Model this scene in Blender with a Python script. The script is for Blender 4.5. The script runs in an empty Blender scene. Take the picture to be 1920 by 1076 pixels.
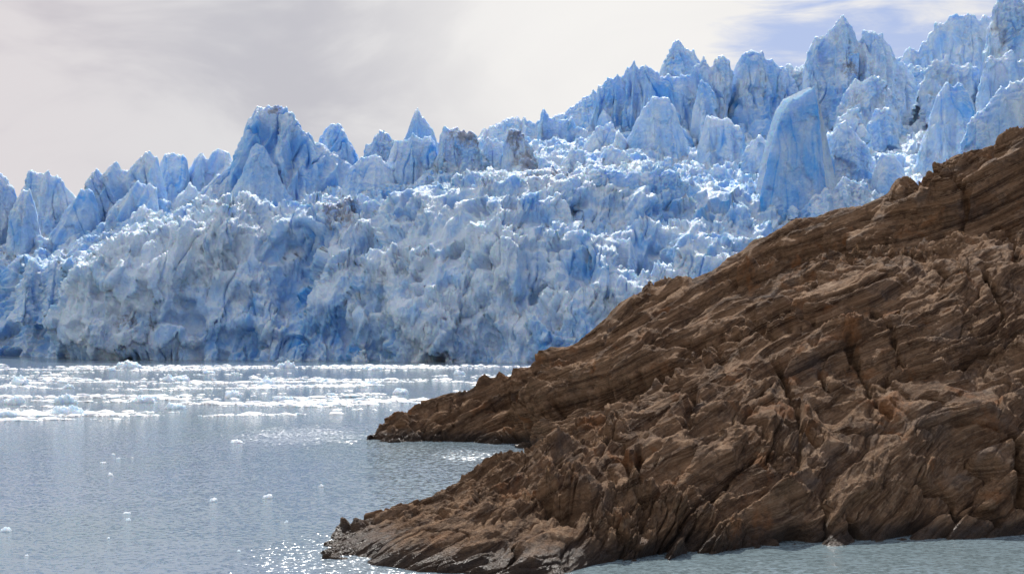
import bpy, math, numpy as np
from mathutils import Vector
SC = bpy.context.scene
# ------------------------------------------------------------------ camera
F = 2637.0; CX = 960.0; YH = 600.0; H = 12.0          # focal length and horizon in photograph pixels, eye height in m
cam_d = bpy.data.cameras.new("camera"); cam = bpy.data.objects.new("camera", cam_d)
SC.collection.objects.link(cam); SC.camera = cam
cam.location = (0, 0, H); cam.rotation_euler = (math.radians(90), 0, 0)
cam_d.sensor_width = 36; cam_d.lens = 36 * F / 1920; cam_d.shift_y = (YH - 538) / 1920
cam_d.clip_start = 0.5; cam_d.clip_end = 20000
# ------------------------------------------------------------------ sun and sky
SUN_AZ = math.radians(3)      # to the right of the view axis, beyond the glacier
SUN_EL = math.radians(45)
sd = Vector((math.sin(SUN_AZ) * math.cos(SUN_EL), math.cos(SUN_AZ) * math.cos(SUN_EL), math.sin(SUN_EL)))
sun_d = bpy.data.lights.new("sun", 'SUN'); sun = bpy.data.objects.new("sun", sun_d); SC.collection.objects.link(sun)
sun_d.energy = 4.6; sun_d.angle = math.radians(0.6); sun_d.color = (1.0, 0.96, 0.90)
sun.rotation_euler = sd.to_track_quat('Z', 'Y').to_euler()
SC.view_settings.view_transform = 'Standard'; SC.view_settings.look = 'None'
SC.view_settings.exposure = 0.0; SC.view_settings.gamma = 1.0
SC.render.use_motion_blur = False

class NT:
    """tiny helper for node trees"""
    def __init__(s, tree): s.t = tree; s.n = tree.nodes; s.l = tree.links
    def add(s, typ, **kw):
        n = s.n.new(typ)
        for k, v in kw.items(): setattr(n, k, v)
        return n
    def put(s, sock, v):
        if isinstance(v, bpy.types.NodeSocket): s.l.new(v, sock)
        elif v is not None: sock.default_value = v
    def math(s, op, a, b=None, c=None, clamp=False):
        n = s.add('ShaderNodeMath', operation=op, use_clamp=clamp); s.put(n.inputs[0], a)
        if b is not None: s.put(n.inputs[1], b)
        if c is not None: s.put(n.inputs[2], c)
        return n.outputs[0]
    def vmath(s, op, a, b=None):
        n = s.add('ShaderNodeVectorMath', operation=op); s.put(n.inputs[0], a)
        if b is not None: s.put(n.inputs[1], b)
        return n.outputs['Value'] if op in ('DOT_PRODUCT', 'LENGTH') else n.outputs[0]
    def mix(s, f, a, b, blend='MIX'):
        n = s.add('ShaderNodeMix', data_type='RGBA', blend_type=blend); s.put(n.inputs[0], f)
        s.put(n.inputs[6], a); s.put(n.inputs[7], b); return n.outputs[2]
    def noise(s, vec, scale, detail=4, rough=0.5, dist=0.0, typ='FBM'):
        n = s.add('ShaderNodeTexNoise'); n.noise_type = typ
        s.put(n.inputs['Vector'], vec); n.inputs['Scale'].default_value = scale
        n.inputs['Detail'].default_value = detail; n.inputs['Roughness'].default_value = rough
        n.inputs['Distortion'].default_value = dist; return n.outputs[0]
    def scalev(s, vec, xyz, rot=(0, 0, 0)):
        n = s.add('ShaderNodeMapping'); s.put(n.inputs[0], vec); n.inputs['Scale'].default_value = xyz
        n.inputs['Rotation'].default_value = rot; return n.outputs[0]
    def ramp(s, f, a, b, c=0.0, d=1.0):
        n = s.add('ShaderNodeMapRange', interpolation_type='SMOOTHSTEP'); s.put(n.inputs[0], f)
        for i, v in enumerate((a, b, c, d)): n.inputs[i + 1].default_value = v
        return n.outputs[0]

world = bpy.data.worlds.new("World"); SC.world = world; world.use_nodes = True
w = NT(world.node_tree); w.n.clear()
sky = w.add('ShaderNodeTexSky', sky_type='NISHITA'); sky.sun_disc = False
sky.sun_elevation = SUN_EL; sky.sun_rotation = SUN_AZ; sky.air_density = 1.0; sky.dust_density = 1.0
tc = w.add('ShaderNodeTexCoord'); D = tc.outputs['Generated']
blue = w.vmath('MULTIPLY', sky.outputs[0], (0.085, 0.085, 0.10))
sep = w.add('ShaderNodeSeparateXYZ'); w.l.new(D, sep.inputs[0])
az = w.math('ARCTAN2', sep.outputs[0], sep.outputs[1])
el = sep.outputs[2]
# cloud sheet: streaked noise that opens towards the upper right
cv = w.add('ShaderNodeCombineXYZ'); w.put(cv.inputs[0], az); w.put(cv.inputs[1], el)
wv = w.scalev(cv.outputs[0], (1.0, 3.2, 1.0), (0, 0, -0.30))
n1 = w.noise(wv, 7.5, 6, 0.55, 0.5)
n2 = w.noise(w.scalev(cv.outputs[0], (1.0, 2.0, 1.0), (0, 0, 0.2)), 5.0, 5, 0.55, 0.6)
n3 = w.noise(w.scalev(cv.outputs[0], (1.0, 5.5, 1.0), (0, 0, -0.45)), 9.0, 6, 0.6, 0.9)
opening = w.math('MULTIPLY', w.ramp(az, 0.07, 0.21), w.ramp(el, 0.10, 0.19))
thr = w.math('SUBTRACT', w.math('ADD', n1, 0.55), w.math('MULTIPLY', opening, 0.74))
cover = w.ramp(w.math('ADD', thr, w.math('MULTIPLY', w.math('SUBTRACT', n3, 0.5), 0.9)), 0.22, 0.62)
sdv = (sd.x, sd.y, sd.z)
glow = w.vmath('DOT_PRODUCT', D, (math.sin(.15) * math.cos(.23), math.cos(.15) * math.cos(.23), math.sin(.23)))
glowf = w.ramp(glow, 0.955, 1.0)
shade = w.ramp(n2, 0.38, 0.62)
ccol = w.mix(shade, (0.56, 0.555, 0.60, 1), (0.74, 0.73, 0.745, 1))
lowf = w.ramp(el, 0.02, 0.20)
ccol = w.mix(w.math('MULTIPLY', w.ramp(az, -0.36, -0.18, 1.0, 0.0), 0.25), ccol, (0.74, 0.62, 0.64, 1))
ccol = w.mix(w.math('MULTIPLY', glowf, 0.8), ccol, (0.97, 0.95, 0.92, 1))
overhead = w.math('MULTIPLY', w.ramp(el, 0.28, 0.8), 0.75)
ccol = w.mix(overhead, ccol, (1.05, 1.10, 1.22, 1))
skyc = w.mix(cover, w.mix(0.55, blue, (0.38, 0.47, 0.72, 1)), ccol)
bg = w.add('ShaderNodeBackground'); w.l.new(skyc, bg.inputs[0]); bg.inputs[1].default_value = 1.0
wo = w.add('ShaderNodeOutputWorld'); w.l.new(bg.outputs[0], wo.inputs[0])

# ------------------------------------------------------------------ numpy noise
TN = 64
_r = np.random.RandomState(11)
GT = _r.normal(size=(TN, TN, TN, 3)).astype(np.float32); GT /= np.linalg.norm(GT, axis=-1, keepdims=True)
GT = GT.reshape(-1, 3)
JT = _r.rand(TN ** 3, 3).astype(np.float32); RT = (_r.rand(TN ** 3, 4).astype(np.float32) * 2 - 1)
def _idx(i, j, k): return ((i & 63) * TN + (j & 63)) * TN + (k & 63)
def perlin(p, seed=0):
    p = p + np.float32(seed * 17.37 + 1000.5)
    f0 = np.floor(p); i = f0.astype(np.int32); f = (p - f0).astype(np.float32)
    u = f * f * f * (f * (f * 6 - 15) + 10); out = np.zeros(len(p), np.float32)
    for a in (0, 1):
        wa = u[:, 0] if a else 1 - u[:, 0]
        for b in (0, 1):
            wb = wa * (u[:, 1] if b else 1 - u[:, 1])
            for c in (0, 1):
                wc = wb * (u[:, 2] if c else 1 - u[:, 2])
                g = GT[_idx(i[:, 0] + a, i[:, 1] + b, i[:, 2] + c)]
                out += wc * (g[:, 0] * (f[:, 0] - a) + g[:, 1] * (f[:, 1] - b) + g[:, 2] * (f[:, 2] - c))
    return out * 1.5
ROT = np.array([[.80, .36, -.48], [-.60, .48, -.64], [0, .80, .60]], np.float32)
def fbm(p, oct=4, gain=0.5, seed=0, ridged=False):
    s = 0; a = 1.0; t = 0
    for o in range(oct):
        n = perlin(p, seed + o)
        if ridged: n = 1 - 2 * np.abs(n) * 1.2
        s = s + a * n; t += a; a *= gain; p = (p @ ROT.T) * 2.03
    return s / t
def facets(p, seed=0, tilt=1.0):
    """blocky noise: every Voronoi cell is a tilted plane; also returns the distance to the cell's edge"""
    p = p + np.float32(seed * 9.13 + 500.5)
    i = np.floor(p - 0.5).astype(np.int32)
    d1 = np.full(len(p), 9., np.float32); d2 = d1.copy(); v = np.zeros(len(p), np.float32)
    for a in (0, 1):
        for b in (0, 1):
            for c in (0, 1):
                q = i + np.array([a, b, c], np.int32); k = _idx(q[:, 0], q[:, 1], q[:, 2])
                d = p - (q + 0.15 + 0.7 * JT[k]); dd = (d * d).sum(1); r = RT[k]
                val = r[:, 3] * 0.5 + tilt * (d * r[:, :3]).sum(1)
                m = dd < d1
                d2 = np.where(m, d1, np.minimum(d2, dd)); v = np.where(m, val, v); d1 = np.where(m, dd, d1)
    return v, np.sqrt(d2) - np.sqrt(d1)
def sstep(x, a, b):
    t = np.clip((x - a) / (b - a), 0, 1); return t * t * (3 - 2 * t)

# ------------------------------------------------------------------ mesh helpers
def unproj(px, py, Y):
    px = np.asarray(px, float); py = np.asarray(py, float); Y = np.asarray(Y, float)
    return np.stack([(px - CX) / F * Y, Y + 0 * px, H + (YH - py) / F * Y], -1)
def normals(P):
    du = np.gradient(P, axis=0); dv = np.gradient(P, axis=1)
    n = np.cross(du, dv); n /= (np.linalg.norm(n, axis=-1, keepdims=True) + 1e-9); return n
def soft(N, k):
    """box-blur a field of normals along both directions of its grid"""
    for ax in (0, 1):
        for _ in range(2):
            pad = [(0, 0)] * 3; pad[ax] = (k + 1, k); c = np.cumsum(np.pad(N, pad, mode='edge'), axis=ax); n = N.shape[ax]
            N = (np.take(c, np.arange(2 * k + 1, 2 * k + 1 + n), axis=ax) - np.take(c, np.arange(0, n), axis=ax)) / (2 * k + 1)
    return N / (np.linalg.norm(N, axis=-1, keepdims=True) + 1e-9)
def blur(A, k):
    for ax in (0, 1):
        for _ in range(2):
            pad = [(0, 0)] * 2; pad[ax] = (k + 1, k); c = np.cumsum(np.pad(A, pad, mode='edge'), axis=ax); n = A.shape[ax]
            A = (np.take(c, np.arange(2 * k + 1, 2 * k + 1 + n), axis=ax) - np.take(c, np.arange(0, n), axis=ax)) / (2 * k + 1)
    return A
def displace(P, fn, flip=1.0):
    n = normals(P) * flip
    d = fn(P.reshape(-1, 3).astype(np.float32)).reshape(P.shape[:2])
    return P + n * d[..., None]
def link(o, parent=None):
    SC.collection.objects.link(o)
    if parent is not None: o.parent = parent
    return o
def mesh_raw(name, V, Fc, nside, mat, parent=None, attrs=None, smooth=True):
    me = bpy.data.meshes.new(name); V = np.ascontiguousarray(V, np.float32); Fc = np.ascontiguousarray(Fc, np.int32)
    me.vertices.add(len(V)); me.vertices.foreach_set('co', V.ravel())
    me.loops.add(Fc.size); me.loops.foreach_set('vertex_index', Fc.ravel())
    n = len(Fc); me.polygons.add(n)
    me.polygons.foreach_set('loop_start', np.arange(0, n * nside, nside, dtype=np.int32))
    me.polygons.foreach_set('loop_total', np.full(n, nside, np.int32))
    me.polygons.foreach_set('use_smooth', np.full(n, smooth, bool))
    for k, a in (attrs or {}).items():
        at = me.attributes.new(k, 'FLOAT', 'POINT'); at.data.foreach_set('value', np.ascontiguousarray(a, np.float32).ravel())
    me.update(calc_edges=True); me.materials.append(mat)
    return link(bpy.data.objects.new(name, me), parent)
def grid_faces(n, m, off=0):
    i, j = np.meshgrid(np.arange(n - 1), np.arange(m - 1), indexing='ij'); a = (i * m + j).ravel() + off
    return np.stack([a, a + m, a + m + 1, a + 1], 1)
def sheet(name, P, mat, parent=None, attrs=None, flip=False, smooth=True):
    n, m = P.shape[:2]; Fc = grid_faces(n, m)
    if flip: Fc = Fc[:, ::-1]
    return mesh_raw(name, P.reshape(-1, 3), Fc, 4, mat, parent, attrs, smooth)
def empty(name, label, cat, loc=(0, 0, 0), group=None):
    o = bpy.data.objects.new(name, None); link(o); o.location = loc; o['label'] = label; o['category'] = cat
    if group: o['group'] = group
    return o
def resample(rows, nu, nv, pxs, u_px):
    """rows: list of (X,Y,Z) control curves (k x 3 over pxs) -> smooth nu x nv sheet (Catmull-Rom through the rows)"""
    R = np.stack([np.stack([np.interp(u_px, pxs, r[:, c]) for c in range(3)], -1) for r in rows], 1)
    k = R.shape[1]; seg = np.linalg.norm(np.diff(R, axis=1), axis=-1).mean(0); s = np.concatenate([[0], np.cumsum(seg)])
    t = np.linspace(0, s[-1], nv); j = np.clip(np.searchsorted(s, t, side='right') - 1, 0, k - 2)
    f = (t - s[j]) / (s[j + 1] - s[j])
    g = lambda q: R[:, np.clip(q, 0, k - 1)]
    p0, p1, p2, p3 = g(j - 1), g(j), g(j + 1), g(j + 2); f = f[None, :, None]
    return 0.5 * (2 * p1 + (p2 - p0) * f + (2 * p0 - 5 * p1 + 4 * p2 - p3) * f ** 2 + (3 * p1 - p0 - 3 * p2 + p3) * f ** 3)

# ------------------------------------------------------------------ materials
def new_mat(name):
    m = bpy.data.materials.new(name); m.use_nodes = True; t = NT(m.node_tree)
    return m, t, t.n['Principled BSDF'], t.add('ShaderNodeNewGeometry')
def attr(t, name):
    a = t.add('ShaderNodeAttribute'); a.attribute_name = name; return a.outputs['Fac']
def bump(t, h, dist, strength=1.0, nrm=None):
    b = t.add('ShaderNodeBump'); t.put(b.inputs['Height'], h); b.inputs['Distance'].default_value = dist
    b.inputs['Strength'].default_value = strength
    if nrm is not None: t.put(b.inputs['Normal'], nrm)
    return b.outputs[0]

def ice_material():
    m, t, b, g = new_mat("glacier_ice"); P = g.outputs['Position']
    sx = t.add('ShaderNodeSeparateXYZ'); t.l.new(g.outputs['Normal'], sx.inputs[0])
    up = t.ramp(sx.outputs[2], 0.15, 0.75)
    big = t.noise(P, 0.022, 4, 0.55, 0.4); mid = t.noise(P, 0.13, 5, 0.6, 0.3); fine = t.noise(P, 0.9, 4, 0.65)
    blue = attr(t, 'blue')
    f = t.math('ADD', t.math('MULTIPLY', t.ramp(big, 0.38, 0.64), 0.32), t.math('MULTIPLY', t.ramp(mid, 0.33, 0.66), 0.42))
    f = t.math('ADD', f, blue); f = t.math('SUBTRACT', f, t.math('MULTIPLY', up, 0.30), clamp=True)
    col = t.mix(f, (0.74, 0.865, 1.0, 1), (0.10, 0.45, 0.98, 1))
    col = t.mix(t.math('MULTIPLY', t.ramp(fine, 0.30, 0.52, 1, 0), 0.10), col, (0.36, 0.52, 0.74, 1))
    d = attr(t, 'dirt'); dn = t.ramp(t.math('ADD', t.noise(P, 0.35, 6, 0.68, 0.6), d), 0.80, 1.0)
    col = t.mix(t.math('MULTIPLY', dn, 0.75), col, (0.27, 0.25, 0.25, 1))
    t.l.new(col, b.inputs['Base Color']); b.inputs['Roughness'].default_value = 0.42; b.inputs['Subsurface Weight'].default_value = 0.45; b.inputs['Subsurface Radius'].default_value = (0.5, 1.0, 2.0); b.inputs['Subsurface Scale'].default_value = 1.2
    b.inputs['Specular IOR Level'].default_value = 0.22
    hb = t.math('ADD', t.noise(P, 1.1, 6, 0.65, 0.3), t.math('MULTIPLY', t.noise(t.scalev(P, (1, 1, .35)), 0.5, 5, 0.6), 0.8))
    t.l.new(bump(t, hb, 1.3, 0.9), b.inputs['Normal'])
    return m
def floe_material():
    m, t, b, g = new_mat("floating_ice"); P = g.outputs['Position']
    n = t.noise(P, 0.9, 4, 0.6)
    col = t.mix(t.ramp(n, 0.35, 0.65), (0.93, 0.95, 0.97, 1), (0.72, 0.85, 0.94, 1))
    t.l.new(col, b.inputs['Base Color']); b.inputs['Roughness'].default_value = 0.4; b.inputs['Subsurface Weight'].default_value = 0.6; b.inputs['Subsurface Radius'].default_value = (0.6, 0.9, 1.2); b.inputs['Subsurface Scale'].default_value = 0.8
    t.l.new(bump(t, t.noise(P, 5.0, 4, 0.6), 0.12, 0.7), b.inputs['Normal'])
    return m
def rock_material():
    m, t, b, g = new_mat("banded_rock"); P = g.outputs['Position']
    st = attr(t, 'strata'); w1 = t.noise(P, 0.25, 5, 0.6, 0.4); w2 = t.noise(P, 1.6, 6, 0.65)
    cs = t.add('ShaderNodeCombineXYZ'); t.put(cs.inputs[0], st); t.put(cs.inputs[1], t.math('MULTIPLY', w1, 1.2))
    band = t.noise(cs.outputs[0], 1.6, 6, 0.65); band2 = t.noise(cs.outputs[0], 9.0, 3, 0.6)
    col = t.mix(t.ramp(band, 0.35, 0.65), (0.070, 0.035, 0.018, 1), (0.36, 0.215, 0.120, 1))
    col = t.mix(t.math('MULTIPLY', t.ramp(band2, 0.45, 0.7), 0.5), col, (0.52, 0.36, 0.225, 1))
    col = t.mix(t.math('MULTIPLY', t.ramp(w1, 0.52, 0.75), 0.6), col, (0.19, 0.155, 0.13, 1))
    rust = t.ramp(t.noise(P, 0.30, 5, 0.6, 0.8), 0.56, 0.70)
    col = t.mix(t.math('MULTIPLY', rust, 0.65), col, (0.32, 0.135, 0.05, 1))
    col = t.mix(t.math('MULTIPLY', t.ramp(w2, 0.35, 0.5, 1, 0), 0.5), col, (0.07, 0.044, 0.032, 1))
    sp = t.add('ShaderNodeSeparateXYZ'); t.l.new(P, sp.inputs[0])
    wet = t.ramp(t.math('ADD', sp.outputs[2], t.math('MULTIPLY', w2, 0.7)), 0.7, 1.7, 1, 0)
    col = t.mix(t.math('MULTIPLY', wet, 0.8), col, (0.036, 0.026, 0.019, 1))
    t.l.new(col, b.inputs['Base Color'])
    t.l.new(t.math('SUBTRACT', 0.78, t.math('MULTIPLY', wet, 0.45)), b.inputs['Roughness'])
    t.l.new(t.math('ADD', 0.1, t.math('MULTIPLY', wet, 0.2)), b.inputs['Specular IOR Level'])
    h = t.math('ADD', t.math('MULTIPLY', band2, 0.5), t.math('ADD', t.noise(P, 3.0, 7, 0.7), t.math('MULTIPLY', t.noise(P, 12.0, 4, 0.7), .35)))
    t.l.new(bump(t, h, 0.36, 1.0), b.inputs['Normal'])
    return m
def water_material():
    m, t, b, g = new_mat("glacial_water"); P = g.outputs['Position']
    patch = t.noise(t.scalev(P, (1, 0.5, 1)), 0.03, 4, 0.55, 0.5)
    col = t.mix(t.ramp(patch, 0.35, 0.65), (0.20, 0.25, 0.31, 1), (0.19, 0.25, 0.275, 1))
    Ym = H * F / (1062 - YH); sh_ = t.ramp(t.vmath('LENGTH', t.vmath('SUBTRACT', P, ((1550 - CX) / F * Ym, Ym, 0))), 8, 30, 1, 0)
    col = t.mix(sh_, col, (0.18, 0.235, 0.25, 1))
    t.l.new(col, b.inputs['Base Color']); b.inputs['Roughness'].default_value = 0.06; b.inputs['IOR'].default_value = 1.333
    near = None                                                        # wind-roughened patches off the two rock tips
    for (px, py, r) in ((560, 815, 14), (610, 1050, 8), (700, 1000, 5), (760, 1085, 6), (890, 855, 5)):
        Y = H * F / (py - YH); c = ((px - CX) / F * Y, Y, 0)
        dd = t.vmath('MULTIPLY', t.vmath('SUBTRACT', P, c), (1, .6, 1)); k = t.ramp(t.vmath('LENGTH', dd), 0, r, 1, 0)
        near = k if near is None else t.math('MAXIMUM', near, k)
    def slope(scl, rot, scale, det, rough, amp):
        n = t.add('ShaderNodeTexNoise'); t.put(n.inputs['Vector'], t.scalev(P, scl, (0, 0, rot))); n.inputs['Scale'].default_value = scale
        n.inputs['Detail'].default_value = det; n.inputs['Roughness'].default_value = rough
        return t.vmath('MULTIPLY', t.vmath('SUBTRACT', n.outputs['Color'], (.5, .5, .5)), (amp, amp, 0))
    v = t.vmath('ADD', slope((.55, 1, 1), .15, 0.8, 3, .5, .20), slope((.7, 1, 1), -.25, 4.5, 3, .6, 1.25))
    v = t.vmath('MULTIPLY', v, t.math('ADD', t.ramp(patch, .30, .70, .55, 1.0), t.math('MULTIPLY', near, 1.7)))
    t.l.new(t.math('ADD', 0.09, t.math('MULTIPLY', near, 0.12)), b.inputs['Roughness'])
    t.l.new(t.vmath('NORMALIZE', t.vmath('ADD', v, (0, 0, 1))), b.inputs['Normal'])
    return m
ICE, FLOE, ROCK, WATER = ice_material(), floe_material(), rock_material(), water_material()

# ------------------------------------------------------------------ water
wv_ = np.array([[-2500, -60, 0], [2500, -60, 0], [2500, 3500, 0], [-2500, 3500, 0]], float)
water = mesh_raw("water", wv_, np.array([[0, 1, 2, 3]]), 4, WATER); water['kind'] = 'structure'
bed = mesh_raw("lake_bed", wv_ + [0, 0, -14], np.array([[0, 1, 2, 3]]), 4, ROCK); bed['kind'] = 'structure'

# ------------------------------------------------------------------ glacier
glacier = empty("glacier", "huge jagged blue and white glacier front rising out of the water behind the brown rock", "glacier", (0, 430, 0))
GL = np.array([0, 430, 0], float)
def dirt_at(P):
    """brown moraine grit caught on a few of the crests, in metres of the place"""
    spots = [(870, 245, 470, 9), (905, 262, 468, 6), (965, 250, 466, 8), (995, 300, 462, 9), (1050, 330, 455, 10), (1000, 345, 450, 8),
             (512, 200, 480, 5), (620, 235, 484, 6), (1420, 98, 600, 8), (1600, 125, 590, 7), (1600, 200, 545, 9),
             (1560, 205, 530, 8), (355, 355, 500, 6), (250, 600, 430, 7), (1250, 130, 600, 9), (640, 400, 445, 10), (1830, 110, 520, 10)]
    d = np.zeros(P.shape[:-1], np.float32)
    for px, py, Y, r in spots:
        c = unproj(px, py, Y); q = P - c; q = q * [1, 0.45, 1]
        d = np.maximum(d, 0.50 * np.exp(-(q * q).sum(-1) / (r * r)))
    return d
def ice_detail(P, big=1.0, flip=1.0, flute=1.0, lean=0.0, rub=1.0, keep=None):
    """gullies cut down the flanks, tilted fracture planes and rubble; keep fades the cutting towards a crest; returns surface and blueness"""
    shp = P.shape[:2]; keep = 1.0 if keep is None else keep; lean = -lean
    f32 = lambda P: P.reshape(-1, 3).astype(np.float32)
    N0 = [soft(normals(P) * flip, 5)]
    def push(P, d): return P + N0[0] * d.reshape(shp)[..., None]
    p = f32(P); q = p.copy(); q[:, 0] += q[:, 2] * lean + 2.5 * perlin(p / 14, 6)
    r = fbm(q / [10, 13, 46], 2, 0.6, 3, True); sl = np.abs(perlin(q / [5.2, 8, 34], 12)); gate = sstep(perlin(p / 20, 13), -.15, .25)
    slit = np.exp(-(sl / .045) ** 2) * gate
    P = push(P, (big * (flute * (3.6 * (r - .55) - 1.6 * slit * min(1, flute * 2)) + 1.4 * perlin(p / 17, 8))).reshape(shp) * keep)
    N0[0] = soft(normals(P) * flip, 5)
    # slabs: leaning fracture planes, larger and smaller ones mixed by place
    p = f32(P); wr = np.stack([perlin(p / 5, 21), perlin(p / 5, 22), perlin(p / 5, 23)], 1)
    a = (p + 1.5 * wr); a[:, 0] += lean * a[:, 2]
    v, e = facets((a * [1, .8, .45] / 6.5).astype(np.float32), 1, 1.6)
    chaos = sstep(perlin(p / 13, 24) + .3 * perlin(p / 5, 25), -.30, .28)
    P = push(P, (rub * (2.0 * (v - .25))).reshape(shp) * (keep * .8 + .2))
    p = f32(P); a = p + .6 * np.stack([perlin(p / 2, 26), perlin(p / 2, 27), perlin(p / 2, 28)], 1); a[:, 0] += lean * a[:, 2]
    v2, e2 = facets((a * [1, .8, .6] / 2.7).astype(np.float32), 2, 1.7)
    P = push(P, rub * (.15 + .75 * chaos) * .75 * v2)
    N0[0] = soft(normals(P) * flip, 3)
    p = f32(P); v3, e3 = facets((p * [1, 1, .8] / 1.15).astype(np.float32), 4, 1.6)
    fl = fbm(q * [.55, .4, .07], 3, .55, 40, True)
    P = push(P, rub * (.3 + .7 * chaos) * .55 * v3 + .28 * (.3 + flute) * (fl - .6) + .64 * (.35 + .65 * min(rub, 1)) * fbm(p / 3.0, 4, 0.66, 30))
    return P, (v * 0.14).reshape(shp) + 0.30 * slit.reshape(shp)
STEP = 1.5     # photograph pixels per mesh column in the ice
def icefall():
    pxs = np.array([-420, 0, 120, 300, 500, 700, 900, 1100, 1300, 1500, 1700, 1920, 2500.])
    yb = np.array([485, 466, 436, 424, 416, 408, 398, 388, 386, 388, 395, 400, 410.])
    def row(py, Y): return unproj(pxs, np.array(py, float), Y)
    def rz(z, Y): r = unproj(pxs, pxs * 0 + 600, Y); r[:, 2] = z; return r
    rows = [rz(-7, yb - 3), rz(1, yb),
            row([560, 560, 560, 520, 530, 520, 500, 500, 505, 510, 500, 480, 460], yb + [8, 8, 5, 10, 13, 13, 12, 14, 18, 20, 20, 20, 20]),
            row([490, 488, 480, 405, 400, 390, 360, 385, 410, 400, 380, 340, 320], yb + [19, 20, 18, 27, 30, 30, 31, 36, 40, 42, 40, 40, 40]),
            row([488, 484, 474, 405, 398, 370, 325, 330, 345, 365, 350, 320, 280], yb + [40, 42, 40, 45, 46, 50, 50, 58, 66, 66, 62, 60, 60]),
            row([462, 462, 455, 405, 385, 348, 314, 306, 318, 322, 292, 245, 200], yb + [70, 72, 70, 68, 66, 70, 72, 95, 110, 115, 120, 120, 120]),
            row([430, 430, 425, 395, 370, 336, 306, 284, 268, 262, 230, 165, 115], yb + [100, 110, 110, 100, 95, 100, 110, 150, 170, 180, 190, 190, 190]),
            row([410, 406, 405, 385, 364, 338, 300, 262, 228, 208, 180, 125, 70], yb + [140, 145, 145, 140, 140, 160, 180, 210, 225, 235, 240, 240, 240]),
            row([480, 480, 480, 480, 480, 440, 400, 350, 300, 250, 200, 150, 100], yb + 330)]
    u = np.arange(-420, 2500, STEP)
    P = resample(rows, len(u), 620, pxs, u)
    # large buttresses and hollows of the front
    def place(px, py, Y, r, a, sq=(1, 1, 1)):
        c = unproj(px, py, Y); q = (P - c) / r * sq; return a * np.exp(-(q * q).sum(-1))
    n = normals(P)
    sgn = -1.0 if n[500, 100, 1] > 0 else 1.0
    def slab(px, py, Y, rx, ry, a):
        c = unproj(px, py, Y); q = (P - c) / [rx, 40, ry]; return a * np.exp(-((q * q).sum(-1)) ** 2)
    d = slab(225, 590, 432, 20, 17, 11) + slab(330, 500, 432, 22, 12, 6) + place(420, 440, 440, 16, 6)
    d += slab(945, 470, 415, 9, 16, 6) + slab(760, 500, 418, 14, 9, 4) + slab(800, 610, 410, 16, 10, 5) + slab(1040, 610, 398, 9, 9, 4)
    d -= slab(548, 520, 425, 7, 11, 9) + slab(600, 640, 418, 11, 8, 7) + slab(440, 650, 424, 8, 6, 5) + slab(575, 445, 428, 8, 4, 5)
    d -= slab(1205, 450, 425, 9, 7, 11) + slab(1130, 385, 432, 13, 6, 7) + slab(1270, 390, 436, 9, 5, 6) + slab(1085, 505, 406, 5, 5, 6)
    d -= slab(690, 450, 430, 9, 4, 6) + slab(720, 640, 412, 5, 6, 5) + slab(890, 640, 402, 6, 7, 5) + slab(1000, 530, 405, 4, 8, 4) + place(40, 570, 462, 22, 9)
    P = P + n * (sgn * d)[..., None]
    P = displace(P, lambda p: 5.5 * fbm(p / [26, 26, 18], 3, 0.5, 60) - 3.0 * sstep(fbm(p / [11, 11, 8], 2, .5, 66), .16, .34), sgn)
    P, bl = ice_detail(P, 0.8, sgn, .9, 0.15, .85)
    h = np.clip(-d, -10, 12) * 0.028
    global BASE; BASE = P[::4, ::4]
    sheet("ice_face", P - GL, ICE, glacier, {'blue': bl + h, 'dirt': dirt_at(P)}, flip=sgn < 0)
icefall()

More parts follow.
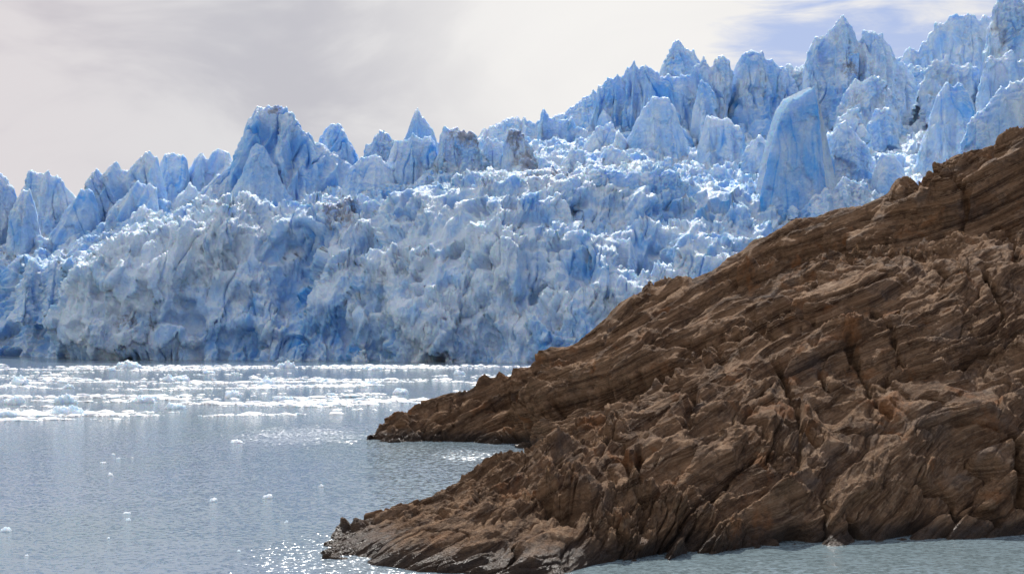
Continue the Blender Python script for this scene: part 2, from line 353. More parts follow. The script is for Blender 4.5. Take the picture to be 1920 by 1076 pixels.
def curtain(name, crest, ang=72, drop=45, lean=0.0, rib=0.8, thick=2.0, flute=1.0, rub=0.8, blue=0.0, step=STEP, seed=0, jag=1.0, nv=None, turn=0.0, big=0.8):
    """a blade of standing ice: crest = (px, py, Y) points; steep flanks fall away in front of it and behind it"""
    c = np.array(crest, float); u = np.arange(c[0, 0], c[-1, 0] + step, step); u[-1] = c[-1, 0]
    py = np.interp(u, c[:, 0], c[:, 1]); Y = np.interp(u, c[:, 0], c[:, 2])
    top = unproj(u, py, Y)
    s = top[:, [0]] / 3.0; q = np.concatenate([s, s * 0 + seed * 3.1, s * 0], 1).astype(np.float32)
    top[:, 2] += jag * (1.5 * fbm(q, 3, .6, 70) + 2.2 * (fbm(q * .45, 2, .5, 77, True) - .62))
    k = max(3, int(60 / step)); ker = np.hanning(k + 2)[1:-1]; ker /= ker.sum()
    sm = np.convolve(np.pad(top[:, 2], k, mode='edge'), ker, 'same')[k:-k]
    prot = (top[:, 2] - sm) * rib
    zb = top[:, 2].max() - drop; hgt = np.maximum(top[:, 2] - zb, 1.0)
    L = drop / math.sin(math.radians(ang)); mpp = Y.mean() / F * step
    nf = nv or int(min(420, L / mpp)); nb = nf // 4
    v = np.concatenate([-np.linspace(1, 0, nb, endpoint=False), np.linspace(0, 1, nf)])
    a = np.abs(v)[None, :]; h = hgt[:, None] * a
    tn = 1 / math.tan(math.radians(ang))
    off = h * tn * (0.55 + 0.45 * a) + thick * (1 - np.exp(-h / 2.0)) + np.clip(prot, -6, 10)[:, None] * np.minimum(1, a * 3) * 0.8
    off = np.where(v[None, :] < 0, h * tn * 1.2 + thick * (1 - np.exp(-h / 2.0)), -off)
    P = np.empty((len(u), len(v), 3)); P[..., 0] = top[:, [0]] + lean * h * 1.0 + off * turn; P[..., 1] = top[:, [1]] + off; P[..., 2] = top[:, [2]] - h
    n = normals(P); sgn = -1.0 if n[len(u) // 2, -len(v) // 3, 1] > 0 else 1.0
    kp = sstep(h, 0.5, 11.0) * .85 + .15
    P, bl = ice_detail(P, big, sgn, flute, lean, rub, kp)
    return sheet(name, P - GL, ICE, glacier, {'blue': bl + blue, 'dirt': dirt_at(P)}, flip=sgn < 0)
def cr(s, Y):
    out = []
    for t in s.split():
        a = t.split(','); out.append((float(a[0]), float(a[1]), float(a[2]) if len(a) > 2 else Y))
    return out
# far crests
curtain("ice_ridge", cr("880,262 905,243 930,232 965,220 985,218 1003,234 1040,215 1062,205 1090,186 1115,168 1140,160 1200,160", 640), 60, 30, rub=.5, blue=-.05, seed=1)
curtain("ice_ridge", cr("1003,290 1010,232 1019,198 1032,214 1048,222 1062,222 1078,240 1100,232 1112,210 1122,155 1140,146 1158,142 1165,150 1176,122 1190,117 1198,128 1207,120 1222,124 1236,140 1262,142 1290,140 1305,118 1318,108 1332,118 1340,102 1355,101 1368,112 1376,140", 585), 76, 62, lean=-.08, flute=1.3, rub=.55, seed=2)
curtain("ice_spire", cr("1225,160 1238,120 1250,98 1262,78 1272,74 1284,90 1304,96 1314,118 1340,150", 625), 66, 45, seed=3)
curtain("ice_spire", cr("1362,190 1376,128 1388,100 1402,96 1418,94 1428,90 1436,104 1444,114 1458,118 1475,128 1500,170 1520,200", 590), 72, 50, lean=.1, flute=1.4, rub=.5, blue=.08, seed=4)
curtain("ice_ridge", cr("1440,160 1470,122 1490,118 1508,120 1530,150 1600,170 1660,140 1690,112 1715,120 1740,130", 610), 62, 40, rub=1.0, seed=5)
curtain("ice_spire", cr("1500,190 1508,120 1517,84 1526,70 1545,64 1560,48 1578,28 1592,34 1604,52 1610,70 1618,60 1640,54 1655,66 1668,84 1690,110 1720,150", 600), 74, 55, lean=-.05, flute=1.5, rub=.5, blue=.06, seed=6)
curtain("ice_spire", cr("1670,120 1700,94 1722,86 1745,64 1755,44 1775,34 1795,22 1815,24 1835,30 1850,26 1880,30 1960,30", 640), 68, 50, flute=.6, rub=.45, seed=7)
curtain("ice_spire", cr("1838,150 1852,60 1858,24 1864,4 1880,-8 1905,-6 1925,10 1945,-6 1980,-30 2060,-40 2160,20 2240,120", 560), 76, 60, flute=1.1, rub=.8, seed=8)
curtain("ice_ridge", cr("2000,60 2100,-20 2180,-40 2260,0 2380,-10 2480,40", 600), 70, 60, seed=81)
# middle rows on the right
curtain("serac", cr("1160,300 1178,250 1192,225 1208,200 1224,182 1240,177 1256,186 1268,210 1284,250 1300,290", 535), 74, 34, flute=.25, rub=.3, blue=.05, seed=9)
curtain("serac", cr("1085,300 1098,262 1112,240 1128,236 1145,232 1160,238 1178,262 1190,300", 545), 76, 24, flute=.9, rub=.6, seed=10)
curtain("serac", cr("1300,320 1312,262 1324,220 1338,218 1352,224 1368,224 1384,236 1396,262 1404,290", 520), 74, 26, flute=.6, rub=.5, seed=11)
curtain("serac", cr("1290,250 1300,190 1312,150 1326,150 1340,172 1350,240", 565), 78, 34, flute=.8, rub=.5, seed=12)
curtain("serac", cr("1380,330 1392,290 1410,262 1432,255 1452,262 1466,300 1474,330", 500), 70, 24, flute=.3, rub=.8, seed=13)
curtain("serac", cr("1318,350 1332,318 1346,300 1358,308 1376,336 1390,356", 480), 66, 18, flute=.3, rub=.6, seed=14)
curtain("ice_fin", cr("1410,440,440 1424,372,440 1440,300,441 1452,246,442 1464,210,443 1478,192,444 1496,182,446 1512,172,448 1526,160,450 1531,184,452 1540,228,456 1550,262,459 1564,300,462 1576,360,466", 450), 80, 50, flute=.35, rub=.26, blue=.25, thick=1.2, jag=.5, big=.35, rib=.3, seed=15)
curtain("ice_ridge", cr("1400,440,452 1414,380,452 1430,300,452 1442,248,452 1454,208,452 1468,186,452 1488,174,452 1506,168,452 1520,162,452 1530,180,452", 450), 85, 46, flute=.2, rub=.15, jag=.2, big=.1, turn=2.2, blue=-.4, rib=0, thick=.4, seed=46)
curtain("serac", cr("1538,360 1546,290 1556,256 1568,236 1584,226 1600,240 1618,262 1640,310", 468), 74, 30, flute=.5, rub=.6, blue=.05, seed=47)
curtain("serac", cr("1440,440 1462,408 1484,388 1500,396 1520,372 1544,350 1560,356 1580,330 1604,336 1630,350", 436), 58, 14, flute=.5, rub=1.0, seed=48)
curtain("serac", cr("1370,420 1384,380 1396,352 1408,330 1420,352 1432,392", 455), 70, 20, flute=.6, rub=.7, lean=.1, seed=49)
curtain("serac", cr("1540,300 1560,255 1572,215 1590,200 1606,205 1618,240 1632,300", 515), 72, 30, flute=1., rub=1., seed=16)
curtain("serac", cr("1610,280 1628,230 1645,205 1664,200 1680,225 1690,280", 530), 72, 30, flute=1., rub=.9, seed=17)
curtain("serac", cr("1560,240 1580,180 1600,150 1640,140 1668,160 1690,220", 560), 70, 34, flute=.9, rub=1.0, seed=18)
curtain("serac", cr("1630,350 1640,310 1655,288 1675,284 1692,300 1702,340", 455), 74, 20, flute=.15, rub=.3, blue=.06, seed=19)
curtain("serac", cr("1712,320 1730,262 1744,218 1758,178 1774,158 1795,156 1812,164 1824,186 1832,230 1836,280", 480), 76, 38, flute=.4, rub=.45, lean=-.12, seed=20)
curtain("serac", cr("1796,300 1806,262 1822,222 1838,205 1856,190 1872,168 1888,152 1904,142 1930,138 1980,150 2040,200", 440), 74, 40, flute=.5, rub=.4, lean=.08, seed=21)
curtain("serac", cr("1828,200 1840,140 1852,104 1870,100 1888,96 1910,110 1950,100 2000,160", 510), 76, 34, flute=.9, rub=.6, seed=22)
curtain("serac", cr("1720,180 1735,130 1750,112 1775,105 1790,120 1815,112 1836,130 1850,180", 570), 72, 30, flute=.8, rub=1.0, seed=23)
# left fins
curtain("ice_ridge", cr("-400,330 -250,300 -120,330 -60,318 -20,330 0,324 12,326 22,346 34,376 44,350 56,322 70,318 90,321 112,328 122,346 138,356 150,362 160,366 180,380", 540), 76, 40, lean=-.1, flute=1.3, rub=.45, seed=24)
curtain("serac", cr("100,440 120,400 140,372 152,356 166,352 176,362 186,390 190,430", 515), 78, 30, lean=-.35, flute=.5, rub=.3, blue=.14, seed=25)
curtain("serac", cr("8,460 20,410 32,370 44,352 56,356 66,380 76,430 82,465", 510), 80, 28, lean=-.05, flute=.5, rub=.35, seed=26)
curtain("serac", cr("160,400 170,330 181,312 192,326 205,312 218,303 232,322 244,312 262,290 282,282 297,298 305,330 318,380", 525), 76, 45, lean=-.32, flute=1.4, rub=.4, seed=27)
curtain("serac", cr("290,340 302,300 314,290 326,283 344,285 352,304 356,340", 545), 74, 30, flute=.5, rub=.4, seed=28)
curtain("serac", cr("345,350 356,306 364,290 376,286 388,296 398,284 408,278 420,281 430,288 440,320", 550), 70, 30, lean=.2, flute=1.3, rub=.4, seed=29)
curtain("serac", cr("190,440 206,400 224,372 244,352 262,338 280,334 294,350 302,400", 500), 76, 30, lean=-.35, flute=1.1, rub=.35, seed=30)
# the tall peak and its shoulder
curtain("ice_peak", cr("345,420,470 360,385,474 380,352,478 402,326,482 425,304,485 445,280,485 458,250,485 465,226,485 478,206,485 496,197,485 515,197,485 536,200,485 552,212,485 572,234,485 592,258,486 612,276,488 640,296,490 676,318,492", 485), 70, 42, lean=.16, flute=2.3, rub=.28, rib=1.2, blue=.04, seed=31, thick=3)
curtain("ice_spire", cr("590,300 600,252 610,236 622,229 636,234 650,250 664,270 676,292 690,310", 500), 72, 30, lean=.25, flute=1.2, rub=.3, seed=32)
curtain("serac", cr("420,400 438,350 455,310 470,286 482,268 496,278 512,306 530,340 548,372 560,400", 470), 74, 32, lean=.0, flute=1.0, rub=.3, rib=.6, blue=.05, seed=33)
# middle group
curtain("ice_ridge", cr("664,320 680,290 694,268 703,244 714,238 728,242 736,252 748,262 766,252 800,262 826,262 850,280", 495), 72, 30, flute=.6, rub=.9, seed=34)
curtain("ice_spire", cr("752,270 764,250 771,226 777,208 783,198 790,212 800,224 812,240 820,262 826,290", 490), 78, 34, flute=.3, rub=.2, jag=.4, seed=35)
curtain("serac", cr("715,340 728,292 738,262 752,250 775,250 800,252 818,262 826,300", 478), 78, 30, flute=.9, rub=.35, blue=.12, seed=36)
curtain("serac", cr("814,320 824,262 832,242 848,240 862,242 872,235 886,244 898,258 910,290 926,330", 474), 74, 32, flute=.9, rub=1.0, seed=37)
curtain("serac", cr("880,320 896,286 912,262 928,258 944,268 956,300 966,330", 478), 76, 28, flute=.9, rub=.5, blue=.15, seed=38)
curtain("serac", cr("936,330 944,270 952,244 966,236 978,236 990,262 1002,300 1020,340", 470), 74, 32, lean=.18, flute=.8, rub=.9, seed=39)
curtain("serac", cr("640,350 655,318 676,298 700,292 722,300 740,330", 470), 72, 22, flute=.4, rub=.4, blue=.12, seed=40)
# lower hummocks on the face
curtain("serac", cr("392,460 400,410 410,378 426,362 444,370 462,390 480,420 492,450", 450), 66, 26, flute=.2, rub=.6, blue=.12, seed=41)
curtain("serac", cr("132,570 142,545 152,532 172,535 196,532 220,545 240,560", 448), 62, 16, flute=.3, rub=.7, blue=.05, seed=42)
curtain("serac", cr("30,540 46,510 58,486 68,480 80,500 110,490 130,475 150,490 168,520 180,545", 468), 66, 22, flute=.6, rub=.9, blue=.1, seed=43)
curtain("ice_ridge", cr("1060,370 1080,330 1110,318 1150,326 1180,322 1220,318 1260,322 1290,330 1310,350 1330,390", 448), 74, 34, flute=.7, rub=.7, blue=.22, seed=44)
curtain("serac", cr("1370,470 1382,430 1396,402 1415,396 1440,404 1456,430 1470,470", 440), 66, 18, flute=.3, rub=.9, seed=45)

for k, (c_, Y_) in enumerate((("1040,330 1058,292 1075,276 1096,282 1110,300 1124,335", 480), ("1110,330 1130,284 1150,268 1168,280 1186,300 1200,330", 485),
        ("1200,340 1222,300 1240,288 1262,296 1280,330", 478), ("1280,400 1296,360 1310,330 1330,322 1346,345 1364,390", 455),
        ("1330,460 1350,420 1372,405 1392,425 1410,460", 440), ("1000,420 1016,380 1030,360 1050,356 1068,380 1080,420", 430),
        ("880,400 900,360 918,345 940,352 960,372 975,405", 440), ("1120,480 1140,450 1160,440 1180,452 1196,480", 418))):
    curtain("serac", cr(c_, Y_), 72, 24, flute=.7, rub=.6, lean=(-.2, .15, .25, -.1)[k % 4], blue=.06, seed=60 + k)
# smaller standing blades all over the upper steps
rg = np.random.RandomState(31); done = []
for k in range(2500):
    if len(done) >= 92: break
    i = rg.randint(0, BASE.shape[0]); j = rg.randint(46, 130); c = BASE[i, j]
    px = CX + F * c[0] / c[1]; py = YH - F * (c[2] - H) / c[1]
    if not (-40 < px < 1930) or py > np.interp(px, [0, 300, 960, 1180, 1400, 1700, 1920], [450, 430, 400, 420, 430, 320, 200]): continue
    if 1380 < px < 1640 and c[1] < 470: continue
    if any((a - px) ** 2 + (b - py) ** 2 < 29 ** 2 for a, b in done): continue
    done.append((px, py)); hw = rg.uniform(14, 34); hh = rg.uniform(20, 52) * (0.75 if px < 900 else 1.0); Y = c[1]
    n_ = rg.randint(5, 8); xs = np.sort(rg.uniform(-.9, .9, n_)); ap = rg.uniform(-.4, .4)
    pts = [(px - hw, py + 14, Y)] + [(px + x * hw, py - hh * max(.1, (1 - abs(x - ap) ** 1.3)) * rg.uniform(.78, 1.0), Y) for x in xs] + [(px + hw, py + 14, Y)]
    curtain("ice_blade", pts, rg.uniform(70, 80), (hh + 26) / F * Y, lean=rg.uniform(-.45, .1) if px < 450 else rg.uniform(-.35, .35), flute=rg.uniform(.2, 1.2), rub=rg.uniform(.3, .9), blue=rg.uniform(-.1, .2), seed=100 + k, jag=.8, big=.5, step=2.0)

# loose broken ice lying on the glacier's steps
def block_mesh(rs, n_sub=2):
    """one irregular angular lump: an icosphere cut by random planes"""
    import bmesh
    bm = bmesh.new(); bmesh.ops.create_icosphere(bm, subdivisions=n_sub, radius=1.0)
    V = np.array([v.co[:] for v in bm.verts]); Fc = np.array([[v.index for v in f.verts] for f in bm.faces]); bm.free()
    for _ in range(9):
        n = rs.normal(size=3); n /= np.linalg.norm(n); d = rs.uniform(.45, .85)
        s = V @ n; V = V - np.maximum(s - d, 0)[:, None] * n * rs.uniform(.8, 1.0)
    V *= rs.uniform(.8, 1.15, size=(1, 3)); return V, Fc
rs = np.random.RandomState(5)
BL = [block_mesh(rs, 2) for _ in range(14)]
def scatter_mesh(name, pts, siz, mat, parent=None, flat=(1, 1, 1), off=np.zeros(3), attrs=True, smooth=False):
    Vs = []; Fs = []; k = 0
    for p, s in zip(pts, siz):
        V, Fc = BL[rs.randint(14)]; a = rs.uniform(0, 6.28); c, sn = math.cos(a), math.sin(a)
        A = np.array([[c, -sn, 0], [sn, c, 0], [0, 0, 1]]); b = rs.uniform(-.6, .6)
        B = np.array([[1, 0, 0], [0, math.cos(b), -math.sin(b)], [0, math.sin(b), math.cos(b)]])
        Vs.append((V @ (A @ B).T) * s * np.array(flat) + p - off); Fs.append(Fc + k); k += len(V)
    V = np.concatenate(Vs); at = {'blue': np.zeros(len(V)) + .0, 'dirt': np.zeros(len(V))} if attrs else None
    return mesh_raw(name, V, np.concatenate(Fs), 3, mat, parent, at, smooth)

# ------------------------------------------------------------------ rock headland
headland = empty("rocky_headland", "bare brown rock headland with slanting layers running down into the water on the right", "rock headland", (20, 95, 0))
HL = np.array([20, 95, 0], float)
CRACKS = [([(1634, 583), (1668, 605), (1676, 636), (1690, 681)], 4, 1.2), ([(1846, 502), (1871, 552), (1893, 603)], 3, 1.2),
          ([(1592, 636), (1612, 692), (1631, 731), (1668, 770)], 5, 1.5), ([(1452, 675), (1478, 731), (1498, 775), (1530, 830)], 4, 1.3),
          ([(1539, 690), (1550, 725)], 4, .9), ([(1642, 722), (1710, 706), (1790, 688), (1874, 650)], 4, .9), ([(1560, 806), (1700, 800), (1800, 790), (1925, 796)], 2.5, .7),
          ([(1480, 1000), (1500, 985), (1512, 1012)], 9, 1.8), ([(1590, 965), (1606, 1000), (1618, 1020)], 7, 1.6), ([(1898, 810), (1908, 880), (1925, 960)], 9, 1.6),
          ([(1790, 965), (1830, 965), (1870, 975)], 7, 1.2), ([(1196, 850), (1200, 930)], 4, 1.0), ([(1075, 900), (1065, 960), (1080, 990)], 5, .9), ([(1140, 870), (1170, 860), (1185, 900)], 7, 1.2),
          ([(1500, 745), (1500, 860)], 3, .6), ([(1300, 740), (1290, 780)], 8, 1.2), ([(1700, 345), (1760, 330), (1800, 345), (1812, 372)], 8, 1.4), ([(1872, 430), (1900, 450), (1905, 480)], 6, 1.1),
          ([(1818, 378), (1796, 445)], 2, .6), ([(1400, 492), (1470, 478), (1520, 470), (1580, 452)], 8, 1.1), ([(1330, 530), (1370, 520)], 7, 1.0), ([(1215, 640), (1345, 650), (1350, 680)], 5, .9),
          ([(950, 845), (1000, 790), (1080, 752), (1190, 728), (1290, 685), (1400, 632), (1500, 585)], 13, 2.0), ([(1720, 900), (1790, 930), (1790, 960)], 6, .9), ([(850, 800), (870, 745)], 3, .6)]
def rock_detail(P, sgn, fine=1.0):
    n_l = np.array([-0.43, -0.10, 0.90]); n_l /= np.linalg.norm(n_l)             # normal of the layers
    along = np.array([0.90, -.05, 0.42]); along -= n_l * (along @ n_l); along /= np.linalg.norm(along)
    M = np.stack([along, np.cross(n_l, along), n_l], 1); shp = P.shape[:2]
    def coords(P):
        p = P.reshape(-1, 3); q = (p @ M).astype(np.float32)
        w_ = fbm((p / 19).astype(np.float32), 2, .45, 90); w2 = fbm((q * [0.10, .25, .35]).astype(np.float32), 3, .55, 95)
        q[:, 2] += 2.6 * w_ + 0.45 * w2; return q
    N0 = normals(P) * sgn
    def push(P, d): return P + N0 * d.reshape(shp)[..., None]
    # whalebacks and hollows drawn out along the layers
    q = coords(P); P = push(P, (1.8 * perlin(q * [0.05, .11, .22], 101) + .8 * (fbm(q * [.10, .2, .42], 2, .5, 102, True) - .5)) * (.25 + .75 * sstep(P[..., 2].ravel(), .5, 7.0)))
    N0 = soft(normals(P) * sgn, 14); N0 = 0.75 * N0 + [0, 0, .25]; q = coords(P)
    def ledge(per, seed, sharp=.80, wob=.5):
        ph = q[:, 2] / per + wob * perlin(q * [.10, .22, .10], seed) + .10 * perlin(q * [.5, .9, .3], seed + 5)
        fr = ph - np.floor(ph); lay = np.floor(ph)
        r = RT[(lay.astype(np.int64) * 7919 + seed * 31) % (TN ** 3), 0]
        amp = .55 + .5 * r + .9 * perlin(np.stack([q[:, 0] * .10, lay * 3.7, q[:, 1] * .14], 1).astype(np.float32), seed + 1)
        gr = np.exp(-(np.minimum(fr, 1 - fr) / .045) ** 2) * sstep(perlin(q * [.12, .2, .12] + lay[:, None] * 1.7, seed + 3), -.22, .05)
        fr = fr * (1 - fr ** 7) * 1.38
        return (np.clip(amp, 0.0, 1.5) * fr - .42 * gr).astype(np.float32)
    smooth_ = sstep(perlin(q * [.055, .09, .10], 150) + .25 * perlin(q / 3, 151), -.06, .34)      # 0 on polished slabs, 1 on broken ground
    uv = P.reshape(-1, 3); ppx = CX + F * uv[:, 0] / uv[:, 1]; ppy = YH - F * (uv[:, 2] - H) / uv[:, 1]
    for cx, cy, rx, ry in ((1730, 600, 130, 95), (1830, 400, 60, 50), (1850, 720, 110, 60), (1120, 590, 90, 22), (900, 790, 90, 30)):
        smooth_ = smooth_ * (1 - .9 * np.exp(-(((ppx - cx) / rx) ** 2 + ((ppy - cy) / ry) ** 2) ** 2))
    d = (1.75 - .6 * (1 - smooth_)) * ledge(3.3, 111) + (.5 + .5 * smooth_) * (0.70 * ledge(1.25, 115, .8, .3) + .20 * ledge(.47, 117, .8, .3))
    wq = q.copy(); wq[:, 2] += .5 * perlin(q * [.3, .5, .5], 128)
    d += (.25 + .75 * smooth_) * 1.0 * (fbm(wq * [.045, .22, .95], 2, .6, 125, True) - .45)
    # plates: long thin slabs in three sizes, each lying at its own slight tilt, open joints between some of them
    crk = sstep(perlin(q * [.16, .2, .35], 127), -.05, .2)
    for i, (a, b_, c, am, cd) in enumerate(((7.5, 4.5, 1.6, .70, .8), (3.3, 2.2, .70, .26, .34), (1.3, .9, .26, .09, .10))):
        wv = .22 * np.stack([perlin(q / [a, b_, c * 2], 131 + i), perlin(q / [a, b_, c * 2], 134 + i), .6 * perlin(q / [a, b_, c * 2], 137 + i)], 1)
        v, e = facets((q / [a, b_, c] + wv).astype(np.float32), 7 + i, (.35, .4, .45)[i])
        g_ = (.15 + .85 * smooth_) if i else (.3 + .7 * smooth_)
        d += am * g_ * v - cd * (.12 + .88 * crk * smooth_) * np.exp(-(e / (.030, .045, .06)[i]) ** 2)
    # the large cracks and hollows seen in the place
    for line, wd, dep in CRACKS:
        dm = np.full(len(ppx), 1e9)
        for (x0, y0), (x1, y1) in zip(line[:-1], line[1:]):
            L2 = (x1 - x0) ** 2 + (y1 - y0) ** 2; tt = np.clip(((ppx - x0) * (x1 - x0) + (ppy - y0) * (y1 - y0)) / L2, 0, 1)
            dm = np.minimum(dm, np.hypot(ppx - x0 - tt * (x1 - x0), ppy - y0 - tt * (y1 - y0)))
        dm = dm + wd * 1.6 * perlin(q / .8, 170) + wd * 1.2 * perlin(q / 2.5, 171)
        d -= dep * np.exp(-(np.clip(dm, 0, None) / wd) ** 2)
    d = d.reshape(shp); mean = blur(d, 32); d = 1.28 * (d - .95 * mean) - .25
    P = push(P, d * (.85 + .15 * sstep(P[..., 2], .2, 3.0)))
    q = coords(P)
    d = 0.13 * fbm(q * [.30, .8, 2.6], 5, .66, 160) + (.05 + .12 * smooth_) * (fbm(q * [.45, 1.2, 5.], 3, .6, 165, True) - .5)
    v, e = facets((q * [.8, 1.2, 3.0] + .3 * perlin(q * 1.5, 183)[:, None]).astype(np.float32), 9, .7); d += (.01 + .07 * smooth_) * v - (.02 + .09 * smooth_) * np.exp(-(e / .05) ** 2)
    P = push(P, fine * d)
    return P, q[:, 2].reshape(shp)
def rock_sheet(name, pxs, rows, u, nv, hump=()):
    P = resample(rows, len(u), nv, pxs, u)
    n = normals(P); sgn = 1.0 if n[len(u) // 2, nv // 3, 2] > 0 else -1.0
    for px, py, Y, r, a in hump:
        c = unproj(px, py, Y); q = (P - c) / r; P = P + n * (sgn * a * np.exp(-(q * q).sum(-1)))[..., None]
    P, st = rock_detail(P, sgn)
    sheet(name, P - HL, ROCK, headland, {'strata': st}, flip=sgn < 0)
def shore(py): return H * F / (np.asarray(py, float) - YH)
# front ridge
pxs = np.array([560, 612, 680, 780, 900, 1050, 1200, 1400, 1600, 1800, 1920, 2150, 2600.])
sh = np.array([1050, 1048, 1060, 1078, 1085, 1085, 1052, 1030, 1018, 1012, 1005, 1000, 1000.]); Ys = shore(sh)
def R(py, Y): return unproj(pxs, np.array(py, float), Y)
def Z(z, Y): r = unproj(pxs, pxs * 0 + 600, Y); r[:, 2] = z; return r
y1 = np.array([1049, 1036, 1020, 1000, 985, 965, 925, 885, 850, 830, 815, 800, 800.])
y2 = np.array([1048, 1024, 988, 964, 925, 862, 800, 715, 640, 600, 590, 570, 570.])
y3 = np.array([1046, 1022, 978, 948, 910, 822, 756, 660, 520, 485, 480, 440, 430.])
rows = [Z(-5, Ys - 5), Z(-.3, Ys), R(y1, Ys + [.5, 1.5, 3, 4, 5, 6.5, 5, 5, 5, 5, 5, 5, 5]),
        R(y2, Ys + [1, 3.5, 7, 10, 13, 16, 16, 18, 20, 19, 18, 18, 18]), R(y3, Ys + [2, 5, 9, 13, 18, 24, 25, 27, 31, 30, 29, 28, 28]),
        Z(0, Ys) * 0 + R(y3 + 14, Ys + [3, 6, 12, 17, 22, 29, 32, 36, 42, 42, 42, 40, 40])]
for r_ in rows[1:]: r_[:, 2] -= np.interp(pxs, [560, 600, 680], [2.0, .15, 0])
last = rows[-1].copy(); last[:, 1] += 10; last[:, 2] = -4; rows.append(last)
rock_sheet("front_ridge", pxs, rows, np.arange(560, 2300, 1.35), 760, [(1900, 560, 100, 8, 1.0), (1320, 790, 85, 5, 1.2)])
# rear spur
pxs = np.array([640, 690, 740, 850, 950, 1000, 1100, 1180, 1300, 1400, 1550, 1700, 1780, 1920, 2150, 2600.])
wl = np.array([832, 826, 828, 828, 832, 845, 860, 870, 880, 880, 880, 880, 880, 880, 880, 880.]); Ys = shore(wl)
yc = np.array([832, 818, 790, 740, 708, 684, 614, 552, 526, 484, 402, 346, 302, 262, 215, 190.])
Yc = np.array([138, 142, 145, 148, 150, 150, 148, 145, 142, 140, 136, 132, 130, 128, 126, 126.])
ym = wl * .45 + yc * .55; Ym = Ys * .6 + Yc * .4; ym2 = wl * .15 + yc * .85; Ym2 = Ys * .3 + Yc * .7
rows = [Z(-4, Ys - 4), Z(-.3, Ys), R(ym, Ym), R(ym2, Ym2), R(yc, Yc)]
b1 = rows[-1].copy(); b1[:, 1] += 8; b1[:, 0] *= 1 + 8 / 145; b1[:, 2] -= 3.5; b2 = b1.copy(); b2[:, 1] += 25; b2[:, 2] = -5
rows += [b1, b2]
for r_ in rows[1:]: r_[:, 2] -= np.interp(pxs, [640, 690, 740], [3.0, .4, 0])
rock_sheet("rear_spur", pxs, rows, np.arange(640, 2300, 1.5), 560)

# ------------------------------------------------------------------ floating ice
def lump(name, px, py, wpx, hpx, label, seed, group, mat=FLOE):
    Y = float(shore(py)); r = np.random.RandomState(seed); W = wpx / F * Y / 2; Hh = hpx * .8 / F * Y
    n, m = (72, 30) if wpx > 24 else (28, 12)
    th = np.linspace(0, 2 * np.pi, n, endpoint=False); v = np.linspace(0, 1, m)
    rad = 1 + 0.25 * np.sin(2 * th + r.uniform(0, 6)) + .15 * np.sin(3 * th + r.uniform(0, 6)) + .1 * np.sin(7 * th + r.uniform(0, 6))
    rad /= rad.max()
    T, V = np.meshgrid(th, v, indexing='ij')
    s = np.sin(V * np.pi / 2) * rad[:, None]
    X = s * np.cos(T) * W; Yy = s * np.sin(T) * W * .75
    hgt = (1 - V ** r.uniform(3, 6)) * (.75 + .25 * (1 - V))
    q = np.stack([X.ravel() / W * 2 + seed, Yy.ravel() / W * 2, X.ravel() * 0], 1).astype(np.float32)
    k = (1 + 1.1 * fbm(q, 3, .6, seed % 20)).reshape(n, m)
    Zz = hgt * Hh * np.clip(k, .25, 1.8) - V ** 3 * Hh * .35
    P = np.stack([X, Yy, Zz], -1)
    pp = P.reshape(-1, 3); v_, e_ = facets((pp / (Hh * .8 + 1e-3) + seed).astype(np.float32), 3, .8)
    P[..., 2] += (v_.reshape(n, m) * .22 * Hh) * (1 - V ** 4)
    P[..., :2] *= (1 + .12 * v_.reshape(n, m))[..., None] * np.where(V[..., None] > .02, 1, 0)
    P[:, 0] = P[:, 0].mean(0)
    Vv = P.reshape(-1, 3); i = np.arange(n); f = []
    for j in range(m - 1):
        a = i * m + j; b_ = ((i + 1) % n) * m + j; f.append(np.stack([a, a + 1, b_ + 1, b_], 1))
    o = mesh_raw(name, Vv, np.concatenate(f), 4, mat, None, None, False)
    o.location = unproj(px, 600, Y); o.location.z = 0
    o['label'] = label; o['category'] = 'iceberg' if name == 'iceberg' else 'ice floe'
    if group: o['group'] = group
    return o
bergs = [(240, 690, 62, 13, "long low white iceberg near the glacier foot, at the far edge of the floating ice"),
         (537, 690, 40, 13, "pointed white iceberg farthest back, right below the glacier wall"),
         (38, 722, 56, 20, "rounded pale blue iceberg at the far left edge of the drift ice"),
         (210, 696, 22, 8, "small white lump left of the long far iceberg"),
         (130, 728, 26, 9, "small white berg right of the rounded pale iceberg on the left"),
         (330, 715, 60, 12, "white slab of ice in the middle row of drift ice"),
         (392, 701, 28, 7, "thin white berg in the row below the glacier wall"),
         (440, 702, 18, 5, "little white floe beside the thin far berg"),
         (500, 722, 50, 15, "heaped white iceberg in the second row, left of centre"),
         (600, 716, 58, 9, "flat white iceberg in the second row, right of the heaped one"),
         (700, 694, 60, 8, "flat bright iceberg in the far row left of the rear rock spur"),
         (28, 758, 52, 16, "white domed iceberg on the left edge in the nearest ice row"),
         (122, 756, 46, 18, "knobbly white iceberg in the nearest row near the left"),
         (130, 778, 66, 20, "crumbled pale blue iceberg in front of the knobbly one"),
         (275, 754, 62, 14, "tilted flat-topped blue-white iceberg in the nearest row"),
         (436, 746, 52, 16, "cone-topped white iceberg behind the nearest ice row"),
         (330, 766, 60, 13, "heaped grey-white ice cake left of the cone-topped iceberg"),
         (535, 752, 44, 12, "ragged white iceberg right of the cone-topped one"),
         (600, 760, 66, 8, "long flat white floe in the nearest ice row"),
         (620, 742, 30, 6, "thin white floe behind the long flat one"),
         (750, 738, 50, 12, "white berg piled against the drift ice left of the rear spur"),
         (860, 702, 34, 9, "small white berg beside the top of the rear spur's shore"),
         (15, 780, 50, 12, "low cream-white ice raft in the left corner of the nearest row"),
         (690, 722, 44, 8, "narrow white berg in the middle row near the rear spur")]
for i, (px, py, a, b_, lab) in enumerate(bergs):
    lump("iceberg", px, py, a, b_, lab, 300 + i, "icebergs in the drift ice")
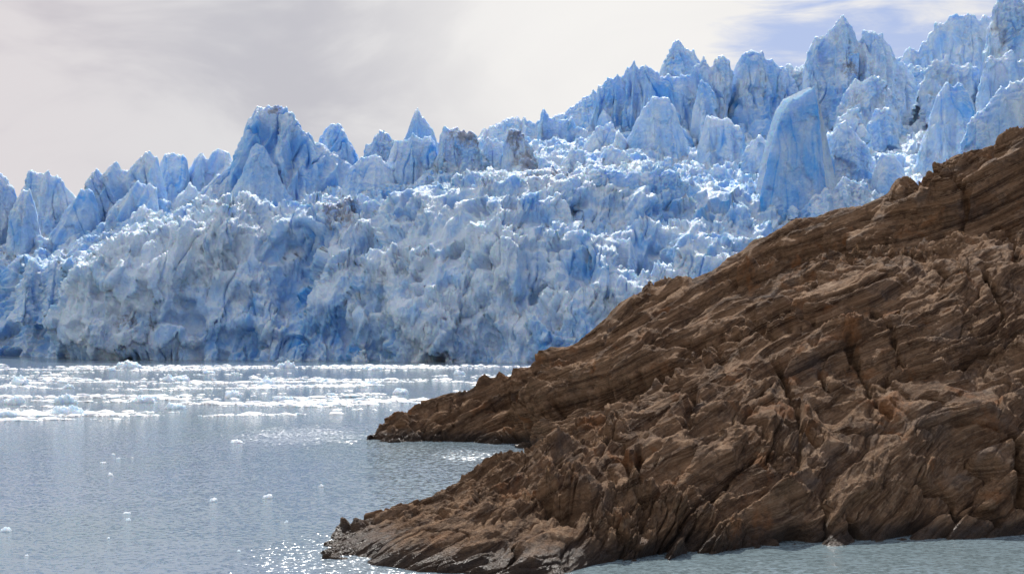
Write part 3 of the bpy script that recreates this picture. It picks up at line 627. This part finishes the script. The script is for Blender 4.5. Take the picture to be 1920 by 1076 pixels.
floes = [(443, 830, 38, 7, "long white floe alone on the water left of the rear rock tip"),
         (212, 853, 12, 4, "rearmost of the small floes grouped in the left water"), (222, 861, 9, 4, "tiny round floe right below the rearmost of the left group"),
         (194, 868, 14, 3, "thin floe left of the tiny round one"), (207, 892, 18, 7, "double-humped small floe below the left group"),
         (248, 858, 7, 2, "faint speck of ice right of the left group"), (401, 940, 20, 7, "small pinkish-white floe left of the largest near floe"),
         (503, 934, 26, 9, "largest of the floes in the open near water"), (603, 912, 12, 5, "small floe nearest the front rock, right of the largest near floe"),
         (238, 963, 16, 4, "upper of two bright floes one above the other in the near water"), (241, 976, 15, 5, "lower of two bright floes one above the other in the near water"),
         (12, 996, 26, 9, "white floe at the left edge of the near water"), (203, 1010, 8, 4, "small bright dot of ice in the lower left water"),
         (448, 1034, 12, 5, "small bright floe left of the front rock tip"), (537, 980, 9, 5, "small bright floe above the front rock tip"),
         (50, 1042, 9, 3, "tiny floe in the lower left corner")]
for i, (px, py, a, b_, lab) in enumerate(floes):
    lump("ice_floe", px, py, a, b_, lab, 400 + i, "small floes on the open water")
# brash ice: crumbs gathered in long streaks
rs = np.random.RandomState(9)
N = 90000; px = rs.uniform(-150, 1050, N); t = rs.uniform(0, 1, N)
py = 681 + 108 * t ** 1.0
Yb = shore(py); Xb = (px - CX) / F * Yb
lo = 792 - (px - 0) * 0.030                                      # near edge of the drift, farther away to the right
q = np.stack([Xb / 24 + 3, Yb / 6.0, Yb * 0], 1).astype(np.float32); nz = fbm(q, 5, .62, 200)
pos = (py - 684) / (lo - 684)
band = np.exp(-((pos - .05) / .07) ** 2) * .75 + np.exp(-((pos - .38) / .11) ** 2) * .35 + np.exp(-((pos - .85) / .12) ** 2) * .80
keep = (rs.uniform(0, 1, N) < np.clip((band * .85 + nz * 3.0 - .56) * 1.8, 0, 1)) & (py < lo + 2 * rs.normal(size=N)) & (py > 685)
Xb, Yb = Xb[keep], Yb[keep]; print("brash", len(Xb))
sz = np.clip(rs.lognormal(-1.4, .65, len(Xb)), .08, 1.3)
Xb, Yb, sz = Xb[:26000], Yb[:26000], sz[:26000]
BL = [block_mesh(rs, 1) for _ in range(14)]
o = scatter_mesh("brash_ice", np.stack([Xb, Yb, sz * .02], 1), sz, FLOE, None, (1.4, 1.1, .42), np.zeros(3), False)
o['kind'] = 'stuff'; o['label'] = "long white streaks of crushed floating ice below the glacier"; o['category'] = "brash ice"
